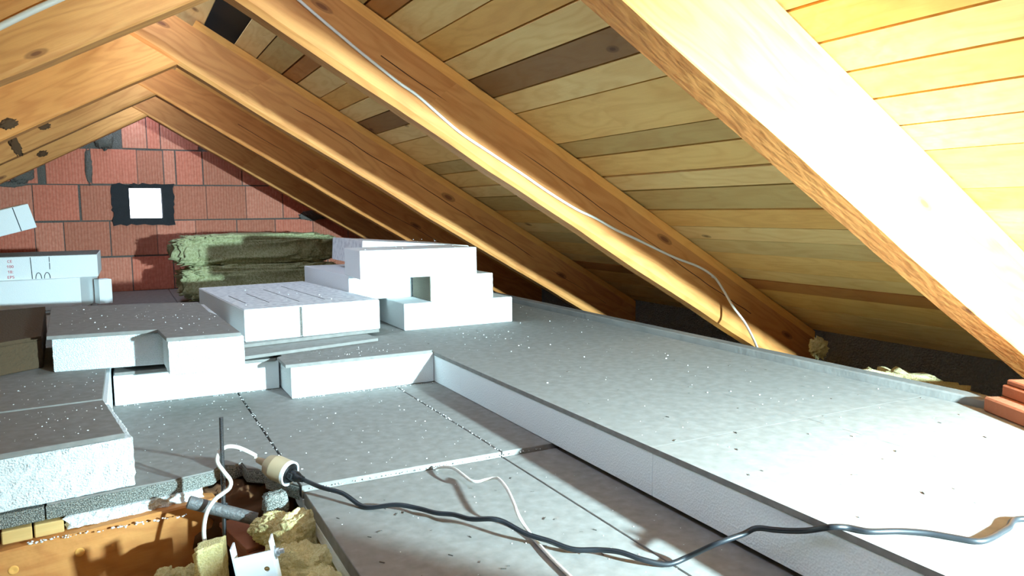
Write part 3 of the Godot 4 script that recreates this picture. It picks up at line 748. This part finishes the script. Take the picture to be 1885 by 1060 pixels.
# ================================================================ hole with joist, pipe, wool
func hole() -> void:
	var t := thing("floor_joist", "orange pine joist with two knots at the edge of the floor hole", "joist")
	var st := new_st(); box(st, Vector3(-0.45, -0.182, -1.800), Vector3(1.24, 0.205, 0.13), 0.004, Basis(Vector3.UP, 0.12) * Basis(Vector3.BACK, 0.045), 0.9, Vector2(0.13, 0.02)); obj("beam", st, M.beam[2], t)
	for q in [Vector2(-0.226, -0.112), Vector2(-0.110, -0.106)]:
		var zz: float = -1.800 + 0.065 - (q.x + 0.45) * 0.12 + 0.0016
		obj("knot", lathe([Vector2(0, 0.0), Vector2(0.0012, 0.006), Vector2(0.0012, 0.008), Vector2(0.0, 0.0095)], Vector3(q.x, q.y, zz - 0.0005), Vector3(0.12, 0, 1), 20), M.batten, t)
	for q in [[-0.222, -1.795], [-0.166, -1.803]]:
		t = thing("wood_spacer", "small pale wood spacer on the joist, " + ("next to the other spacer only" if q[0] < -0.2 else "touching the foam strip"), "wood block", "spacers on the joist")
		st = new_st(); box(st, Vector3(q[0], -0.0515, q[1] - 0.02), Vector3(0.053, 0.027, 0.06), 0.002, Basis(Vector3.UP, 0.12), 1.0, Vector2(q[0], 0.3)); obj("block", st, M.planks[2], t)
	t = thing("foam_strip", "ragged white foam strip lying on the joist under the floor edge", "foam strip")
	obj("strip", prism(v2([-0.133, -1.800, 0.02, -1.816, 0.138, -1.832, 0.138, -1.875, -0.133, -1.845]), -0.062, -0.034, 0.002, 0.004, 5, 0.008), M.eps_rough, t)
	# tee handle: a cut pipe with a threaded rod standing in it
	t = thing("pipe_handle", "cut grey steel pipe with a thin rod standing upright in it", "pipe")
	var pa := Vector3(0.098, -0.010, -1.70); var pb := Vector3(0.232, -0.066, -1.675)
	var ln := pa.distance_to(pb)
	obj("pipe", lathe([Vector2(0, 0.0), Vector2(0, 0.010), Vector2(0, 0.010), Vector2(0.003, 0.0138), Vector2(0.003, 0.0138), Vector2(ln, 0.0138), Vector2(ln, 0.0138), Vector2(ln, 0.0112), Vector2(ln, 0.0112), Vector2(ln - 0.04, 0.0112), Vector2(ln - 0.04, 0.0)], pa, pb - pa, 28), M.pipe, t)
	var rb := Vector3(0.168, -0.045, -1.69); var rt := Vector3(0.173, 0.164, -1.70)
	var pr := [Vector2(0, 0.0), Vector2(0, 0.0045)]
	var rl := rb.distance_to(rt); var nth := 70
	for i in nth:
		var y := rl * i / nth
		pr.append(Vector2(y, 0.0040)); pr.append(Vector2(y + rl / nth * 0.5, 0.0049))
	pr.append(Vector2(rl, 0.0035)); pr.append(Vector2(rl, 0.0))
	obj("rod", lathe(pr, rb, rt - rb, 14), M.steel, t)
	obj("nut", lathe([Vector2(0.012, 0.0), Vector2(0.012, 0.009), Vector2(0.012, 0.009), Vector2(0.02, 0.009), Vector2(0.02, 0.009), Vector2(0.02, 0.0)], rb, rt - rb, 6), M.steel, t)
	obj("rod_end", lathe([Vector2(-0.16, 0.0), Vector2(-0.16, 0.0045), Vector2(0, 0.0045)], rb, rt - rb, 12), M.steel, t)
	# clay pieces down in the hole
	for k in 4:
		t = thing("clay_slip", ["topmost", "second from top", "third from top", "lowest"][k] + " flat red-brown clay piece of the stack under the pipe", "clay piece", "clay pieces in the hole")
		st = new_st(); box(st, Vector3(0.210 + 0.003 * k, -0.098 - 0.0125 * k, -1.685 + 0.004 * k), Vector3(0.060, 0.011, 0.13), 0.0015, Basis(Vector3.UP, 0.32 - 0.02 * k) * Basis(Vector3.RIGHT, 0.16)); obj("slip", st, M.tile, t)
	var e := thing("earth_fill", "brown rubble filling the broken corner of the hole", "rubble")
	obj("fill", lump(Vector3(0.235, -0.13, -1.88), Vector3(0.115, 0.085, 0.10), 23, 0.3, 3.0, Basis.IDENTITY, 40, 26, 0.7), tri(plain(Color(0.42, 0.28, 0.17), 1.0), 3.0), e)
	e = thing("concrete_chip", "pale concrete lump below the socket connector", "rubble")
	obj("chip", lump(Vector3(0.272, -0.035, -1.665), Vector3(0.026, 0.026, 0.018), 29, 0.18, 3.0, Basis.IDENTITY, 24, 16, 0.5), M.chip, e)
	# glass wool
	var w := [[Vector3(0.262, -0.068, -1.60), Vector3(0.035, 0.034, 0.045), 1], [Vector3(0.300, -0.070, -1.56), Vector3(0.035, 0.045, 0.055), 2], [Vector3(0.270, -0.130, -1.53), Vector3(0.05, 0.06, 0.06), 3], [Vector3(0.295, -0.105, -1.44), Vector3(0.045, 0.055, 0.07), 4], [Vector3(0.265, -0.150, -1.40), Vector3(0.05, 0.06, 0.07), 5], [Vector3(0.295, -0.100, -1.31), Vector3(0.042, 0.05, 0.075), 6], [Vector3(0.236, -0.072, -1.635), Vector3(0.025, 0.018, 0.025), 7]]
	for q in w:
		t = thing("glass_wool_tuft", "yellow glass wool tuft " + ["below the concrete lump", "against the panel corner under the socket", "between the bracket and the panel edge", "along the panel edge beside the bracket bolt", "low behind the steel bracket", "along the panel edge past the bracket", "at the open end of the pipe"][q[2] - 1], "glass wool", "wool tufts in the hole")
		obj("tuft", lump(q[0], q[1], 100 + q[2], 0.24, 1.5, Basis(Vector3.UP, q[2]), 80, 56, 0.85), M.wool, t)
	for i in 7:
		t = thing("glass_wool_scrap", "yellow glass wool scrap at the foot of the joist", "glass wool", "wool scraps below the joist")
		var x := -0.035 + 0.027 * i
		obj("scrap", lump(Vector3(x, -0.170 - 0.006 * (i % 3), -1.655 - 0.008 * i), Vector3(0.022, 0.026 + 0.006 * (i % 2), 0.03), 120 + i, 0.26, 1.7, Basis(Vector3.UP, i), 48, 32, 0.85), M.wool, t)
	t = thing("wool_batt", "flat-cut yellow wool batt standing in the hole by the cable", "glass wool")
	obj("batt", prism(v2([0.095, -1.565, 0.150, -1.585, 0.165, -1.625, 0.108, -1.612]), -0.26, -0.066, 0.004, 0.0025, 8, 0.01), M.wool, t)
	t = thing("wool_batt", "yellow wool batt lying at the bottom of the hole", "glass wool")
	obj("batt", lump(Vector3(0.02, -0.27, -1.52), Vector3(0.26, 0.075, 0.17), 131, 0.22, 3.0, Basis.IDENTITY, 90, 40, 0.5), M.wool, t)
	# bracket
	t = thing("steel_bracket", "white painted U bracket with a bolt in the hole", "bracket")
	var cs := CSGCombiner3D.new(); cs.name = "channel"; t.add_child(cs)
	var bb := Basis(Vector3.UP, -0.30) * Basis(Vector3.BACK, 0.16)
	cs.transform = Transform3D(bb, Vector3(0.187, -0.06, -1.35))
	for q in [[Vector3(0, -0.035, 0), Vector3(0.066, 0.19, 0.003)], [Vector3(-0.0335, -0.022, -0.014), Vector3(0.003, 0.20, 0.030)], [Vector3(0.0335, -0.022, -0.014), Vector3(0.003, 0.20, 0.030)]]:
		var cb := CSGBox3D.new(); cb.name = "plate"; cb.position = q[0]; cb.size = q[1]; cs.add_child(cb, true)
	for q in [[Vector3(0.019, 0.028, 0), 0.005], [Vector3(-0.020, -0.002, 0), 0.0075], [Vector3(-0.02, -0.014, 0), 0.0075]]:
		var cc := CSGCylinder3D.new(); cc.name = "bore"; cc.radius = q[1]; cc.height = 0.02; cc.sides = 24; cc.rotation.x = PI / 2; cc.position = q[0]; cc.operation = CSGShape3D.OPERATION_SUBTRACTION; cs.add_child(cc, true)
	cs.material_override = M.white_paint
	var ax := bb * Vector3(1, 0, 0); var bp := cs.transform * Vector3(0.035, 0.048, -0.014)
	obj("washer", lathe([Vector2(0, 0.0), Vector2(0, 0.012), Vector2(0, 0.012), Vector2(0.002, 0.012), Vector2(0.002, 0.012), Vector2(0.002, 0.0)], bp, ax, 24), M.zinc, t)
	obj("bolt_head", lathe([Vector2(0.002, 0.0075), Vector2(0.008, 0.0075), Vector2(0.008, 0.0075), Vector2(0.008, 0.0)], bp, ax, 6), M.zinc, t)
	obj("bolt_shank", lathe([Vector2(0.008, 0.0045), Vector2(0.016, 0.0045), Vector2(0.016, 0.0045), Vector2(0.016, 0.0)], bp, ax, 16), M.zinc, t)
	# joist along the side of the hole that carries the front panels
	t = thing("floor_joist", "shaded joist under the panel edge beside the wool", "joist")
	st = new_st(); box(st, Vector3(0.42, -0.21, -0.6), Vector3(0.12, 0.27, 2.1), 0.004); obj("beam", st, M.beam[0], t)

# ================================================================ cables
func cables() -> void:
	# socket connector and plug
	var ax := Vector3(0.60, -0.21, 0.77).normalized(); var at := Vector3(0.262, 0.043, -1.715)
	var t := thing("socket_connector", "off-white rubber socket connector, body toned darker for shade, with a black plug pushed in", "socket")
	obj("body", lathe([Vector2(-0.022, 0.0), Vector2(-0.022, 0.0065), Vector2(-0.022, 0.0065), Vector2(0.0, 0.0085), Vector2(0.003, 0.014), Vector2(0.003, 0.014), Vector2(0.010, 0.022), Vector2(0.026, 0.0265), Vector2(0.030, 0.0275), Vector2(0.030, 0.0275), Vector2(0.068, 0.0275), Vector2(0.068, 0.0275)], at, ax, 40), M.socket, t)
	obj("rim", lathe([Vector2(0.064, 0.0278), Vector2(0.072, 0.0278), Vector2(0.072, 0.0278), Vector2(0.072, 0.0238), Vector2(0.072, 0.0238), Vector2(0.050, 0.0235), Vector2(0.050, 0.0235), Vector2(0.050, 0.0)], at, ax, 40), M.white_paint, t)
	var p := thing("plug", "black mains plug seated in the off-white socket connector", "plug")
	obj("plug_body", lathe([Vector2(0.051, 0.0205), Vector2(0.0715, 0.0215), Vector2(0.0715, 0.0215), Vector2(0.0745, 0.0195), Vector2(0.0745, 0.0195), Vector2(0.0745, 0.0)], at, ax, 32), M.plug_black, p)
	var st := new_st(); var b := Basis.looking_at(-ax, Vector3(0.3, 1, 0))
	box(st, at + ax * 0.080, Vector3(0.034, 0.013, 0.016), 0.002, b); obj("grip", st, M.plug_black, p)
	obj("strain_relief", lathe([Vector2(0.073, 0.0125), Vector2(0.090, 0.0120), Vector2(0.100, 0.008), Vector2(0.108, 0.0065), Vector2(0.108, 0.0)], at, ax, 20), M.plug_black, p)
	# white lead from the socket, round the rod and down the hole
	var c := thing("white_lead", "white flex looping from the socket connector round the rod into the hole", "cable")
	obj("flex", tube([at - ax * 0.018, at - ax * 0.03 + Vector3(0, 0.003, 0), px(470, 838, -1.735), px(440, 824, -1.735), px(418, 822, -1.725), px(404, 832, -1.71), px(400, 850, -1.69), px(412, 868, -1.672), px(424, 884, -1.665), px(423, 897, -1.665), px(410, 908, -1.668), px(395, 920, -1.665), px(382, 940, -1.66), px(376, 965, -1.655), px(376, 990, -1.645), px(384, 1020, -1.625), px(392, 1045, -1.61), px(402, 1075, -1.60)], 0.0045), M.cable_white, c)
	# black extension lead
	c = thing("black_lead", "black rubber extension lead running from the plug over the floor and up onto the deck", "cable")
	var l := [at + ax * 0.10, at + ax * 0.115]
	for q in [[592, 897, 0.018], [631, 908, 0.012], [662, 929, -0.006], [682, 934, -0.006], [729, 929, 0.004], [768, 935, 0.002], [803, 944, 0.004], [835, 947, 0.008], [866, 955, 0.012], [906, 955, 0.022], [929, 961, 0.018], [968, 982, 0.008], [1012, 996, 0.003], [1055, 1011, -0.002], [1102, 1012, 0.0], [1141, 1016, 0.004], [1180, 1029, 0.0], [1219, 1038, -0.006], [1240, 1036, -0.005], [1268, 1024, 0.004]]:
		l.append(py(q[0], q[1], q[2] + 0.005 - 0.004))
	for q in [[1318, 1001, 0.86], [1368, 983, 0.905], [1392, 972, 0.925], [1425, 975, 0.935], [1458, 977, 0.942], [1490, 976, 0.948]]:
		l.append(pxx(q[0], q[1], q[2]))
	for q in [[1530, 970, 0.1125], [1562, 971, 0.1122], [1600, 978, 0.1122], [1656, 977.5, 0.1125], [1707, 981, 0.1124], [1755, 989, 0.112], [1798, 996, 0.112], [1822, 991, 0.112], [1854, 973, 0.1122], [1890, 955, 0.112]]:
		l.append(py(q[0], q[1], q[2]))
	l.append_array([Vector3(1.36, 0.112, -0.50), Vector3(1.52, 0.112, -0.22), Vector3(1.60, 0.112, 0.20), Vector3(1.55, 0.112, 0.62), Vector3(1.40, 0.113, 0.78), Vector3(1.32, 0.30, 0.66), Vector3(1.310, 0.50, 0.585)])
	obj("flex", tube(l, 0.0048, 12), M.cable_black, c)
	# white cable lying on the lower floor
	c = thing("white_cable", "thin white cable coming out of the floor joint and crossing under the black lead", "cable")
	l = [py(803, 864, -0.01), py(812, 860, 0.0)]
	for q in [[833, 861, 0.010], [850, 872, 0.014], [866, 884, 0.012], [880, 886, 0.014], [897, 882, 0.02], [915, 880, 0.026], [931, 896, 0.028], [944, 922, 0.026], [953, 945, 0.02], [966, 968, 0.0], [985, 994, -0.008], [1012, 1024, -0.008], [1040, 1052, -0.008], [1090, 1100, -0.008]]:
		l.append(py(q[0], q[1], q[2]))
	obj("flex", tube(l, 0.0034), M.cable_white, c)
	# white cable on the waney rafter
	c = thing("white_cable", "thin white cable clipped along the waney rafter and hanging down to the deck edge", "cable")
	l = []
	for q in [[512, -32], [550, 0], [587, 32], [621.5, 61], [661, 94], [700, 125], [734, 152], [771, 178], [842, 240], [896, 277], [958, 318], [1012, 355], [1061, 385], [1097, 402], [1134, 423], [1171, 440], [1240, 473], [1284, 490]]:
		l.append(px(q[0], q[1], -2.2935))
	l.append(px(1313.6, 509, -2.292))
	for q in [[1331, 533, -2.27], [1350, 565, -2.20], [1370, 592, -2.12], [1387, 624, -2.0], [1395, 645, -1.9], [1398, 662, -1.83], [1398, 672, -1.82]]:
		l.append(px(q[0], q[1], q[2]))
	obj("flex", tube(l, 0.0046), M.cable_white, c)
	for q in [[1313, 510], [734, 152], [1012, 355]]:
		st = new_st(); box(st, px(q[0], q[1], -2.293), Vector3(0.012, 0.006, 0.012), 0.001, Basis(Vector3.BACK, -RA)); obj("clip", st, M.cable_white, c)
	# white cable on the opposite slope
	c = thing("white_cable", "white cable stretched along the broad rafter of the opposite slope", "cable")
	obj("flex", tube([px(-160, 122, -2.29), px(-60, 78, -2.29), px(0, 49, -2.29), px(60, 20, -2.29), px(118, -6, -2.29), px(200, -42, -2.29)], 0.0085, 12), M.cable_white, c)

func ray(x: float, y: float) -> Vector3:
	var b := Basis(Vector3.UP, -0.477) * Basis(Vector3.RIGHT, -0.1025) * Basis(Vector3.BACK, -0.0092)
	return b * Vector3((x - 942.5) / 1394.6, -(y - 530.0) / 1394.6, -1.0)

func px(x: float, y: float, z: float) -> Vector3:      # the point on the upright plane z
	var d := ray(x, y); return Vector3(0, 0.6, 0) + d * (z / d.z)

func py(x: float, y: float, h: float) -> Vector3:      # the point at height h
	var d := ray(x, y); return Vector3(0, 0.6, 0) + d * ((h - 0.6) / d.y)

func pxx(x: float, y: float, xx: float) -> Vector3:    # the point on the plane x
	var d := ray(x, y); return Vector3(0, 0.6, 0) + d * (xx / d.x)

# ================================================================ small things
func details() -> void:
	# glass wool bale by the gable
	var t := thing("insulation_bale", "loose greenish glass wool bale lying in front of the brick wall", "insulation bale")
	obj("upper_layer", lump(Vector3(0.85, 0.345, -5.58), Vector3(0.53, 0.105, 0.20), 201, 0.11, 4.0, Basis.IDENTITY, 120, 60, 0.42), M.bale, t)
	obj("lower_layer", lump(Vector3(0.88, 0.13, -5.54), Vector3(0.53, 0.12, 0.24), 202, 0.11, 4.0, Basis.IDENTITY, 120, 60, 0.42), M.bale, t)
	# clay tile pieces on the deck edge
	t = thing("clay_tile", "lower of two broken clay tile pieces at the deck edge", "clay tile", "clay tile pieces on the deck")
	var b := Basis(Vector3.UP, -0.45)
	var st := new_st(); box(st, Vector3(1.862, 0.1255, -0.885), Vector3(0.22, 0.036, 0.30), 0.004, b); obj("tile", st, M.tile, t)
	t = thing("clay_tile", "upper of two broken clay tile pieces at the deck edge, with a raised flange", "clay tile", "clay tile pieces on the deck")
	st = new_st(); box(st, Vector3(1.905, 0.158, -0.875), Vector3(0.22, 0.028, 0.28), 0.003, b); obj("tile", st, M.tile, t)
	st = new_st(); box(st, Vector3(1.912, 0.179, -0.872), Vector3(0.22, 0.013, 0.27), 0.003, b); obj("flange", st, M.tile, t)
	# wool along the eaves
	for i in 4:
		t = thing("eaves_wool", "glass wool strip tucked into the eaves behind the edge plank", "glass wool", "wool along the eaves")
		obj("strip", lump(Vector3(2.13 + 0.03 * sin(i * 2.3), -0.01 if i < 2 else -0.06, -1.0 - 0.5 * i), Vector3(0.13, 0.085, 0.22), 300 + i, 0.25, 3.0, Basis.IDENTITY, 40, 24, 0.7), M.wool, t)
	t = thing("wool_tuft", "pale wool tuft at the foot of the waney rafter", "glass wool")
	obj("tuft", lump(px(1507, 640, -2.15), Vector3(0.035, 0.04, 0.035), 320, 0.4, 2.6, Basis.IDENTITY, 40, 26), M.wool, t)
	crumbs()

func crumbs() -> void:
	# polystyrene crumbs strewn over the panels
	var st := new_st(); var n := 5
	var bm := lump(Vector3.ZERO, Vector3.ONE, 77, 0.35, 1.6, Basis.IDENTITY, 7, 5)
	var spots := []
	var r := RandomNumberGenerator.new(); r.seed = 99
	var add := func(count: int, x0: float, x1: float, z0: float, z1: float, y: float, big: float) -> void:
		for i in count:
			var s := 0.0006 + 0.0012 * pow(r.randf(), 3.0) * big
			spots.append([Vector3(r.randf_range(x0, x1), y + s * 0.5, r.randf_range(z0, z1)), s])
	add.call(130, 0.97, 1.85, -3.6, -0.6, 0.107, 1.5)
	add.call(40, 0.97, 1.4, -2.9, -2.4, 0.107, 1.3)
	add.call(60, 0.33, 0.8, -2.4, -1.66, 0.0, 1.0)
	add.call(80, 0.0, 0.3, -2.6, -1.9, 0.0, 1.2)
	add.call(60, 0.34, 0.95, -1.62, -0.8, -0.012, 1.0)
	add.call(60, -0.19, 0.26, -3.3, -2.67, 0.2385, 1.5)
	add.call(26, 0.12, 0.29, -2.9, -2.45, 0.2385, 1.2)
	add.call(70, -0.36, -0.06, -2.15, -1.86, 0.121, 1.0)
	add.call(50, -0.36, -0.08, -2.6, -2.22, 0.124, 1.0)
	add.call(30, 0.4, 0.8, -3.5, -2.88, 0.2575, 2.6)
	add.call(50, 0.47, 0.92, -2.65, -2.47, 0.117, 1.2)
	add.call(20, 0.87, 1.33, -3.22, -2.97, 0.444, 1.6)
	add.call(26, 0.96, 1.42, -3.75, -3.3, 0.456, 1.6)
	for i in 320:   # along the joints
		var k := r.randf()
		var q: Vector3 = [Vector3(0.818, 0.0, lerpf(-2.45, -1.66, k)), Vector3(lerpf(0.33, 0.95, k), -0.008, -1.642), Vector3(0.325, 0.0, lerpf(-2.6, -1.8, k)), Vector3(lerpf(-0.03, 0.46, k), 0.0, -2.622), Vector3(lerpf(0.47, 0.95, k), 0.0, -2.447)][[0, 1, 1, 2, 3, 4][r.randi() % 6]]
		spots.append([q + Vector3(r.randf_range(-0.004, 0.004), 0.001, r.randf_range(-0.004, 0.004)), r.randf_range(0.0006, 0.0018)])
	for i in 60: spots.append([Vector3(r.randf_range(-0.2, 0.1), -0.064, r.randf_range(-1.775, -1.76)), r.randf_range(0.001, 0.003)])
	var mm := MultiMesh.new(); mm.transform_format = MultiMesh.TRANSFORM_3D; mm.mesh = bm.commit(); mm.instance_count = spots.size()
	for i in spots.size():
		var s: float = spots[i][1]
		mm.set_instance_transform(i, Transform3D(Basis.from_euler(Vector3(r.randf() * 6, r.randf() * 6, r.randf() * 6)).scaled(Vector3(s * r.randf_range(0.7, 1.5), s * 0.8, s * r.randf_range(0.7, 1.5))), spots[i][0]))
	var o := MultiMeshInstance3D.new(); o.name = "polystyrene_crumbs"; o.multimesh = mm; o.material_override = M.crumb; add_child(o, true)
	tag(o, "white polystyrene crumbs strewn over the panels", "crumbs"); o.set_meta("kind", "stuff")
	# dark splinters
	var sp := new_st(); box(sp, Vector3.ZERO, Vector3(0.009, 0.0012, 0.0016), 0.0)
	mm = MultiMesh.new(); mm.transform_format = MultiMesh.TRANSFORM_3D; mm.mesh = sp.commit(); mm.instance_count = 90
	for i in 90:
		var q := Vector3(r.randf_range(1.0, 1.84), 0.108, r.randf_range(-3.2, -0.7)) if i < 60 else Vector3(r.randf_range(0.35, 0.8), -0.011, r.randf_range(-1.6, -1.0))
		mm.set_instance_transform(i, Transform3D(Basis(Vector3.UP, r.randf() * 6.0).scaled(Vector3.ONE * r.randf_range(0.4, 1.3)), q))
	o = MultiMeshInstance3D.new(); o.name = "wood_splinters"; o.multimesh = mm; o.material_override = M.splinter; add_child(o, true)
	tag(o, "dark wood splinters and dust on the panels", "splinters"); o.set_meta("kind", "stuff")
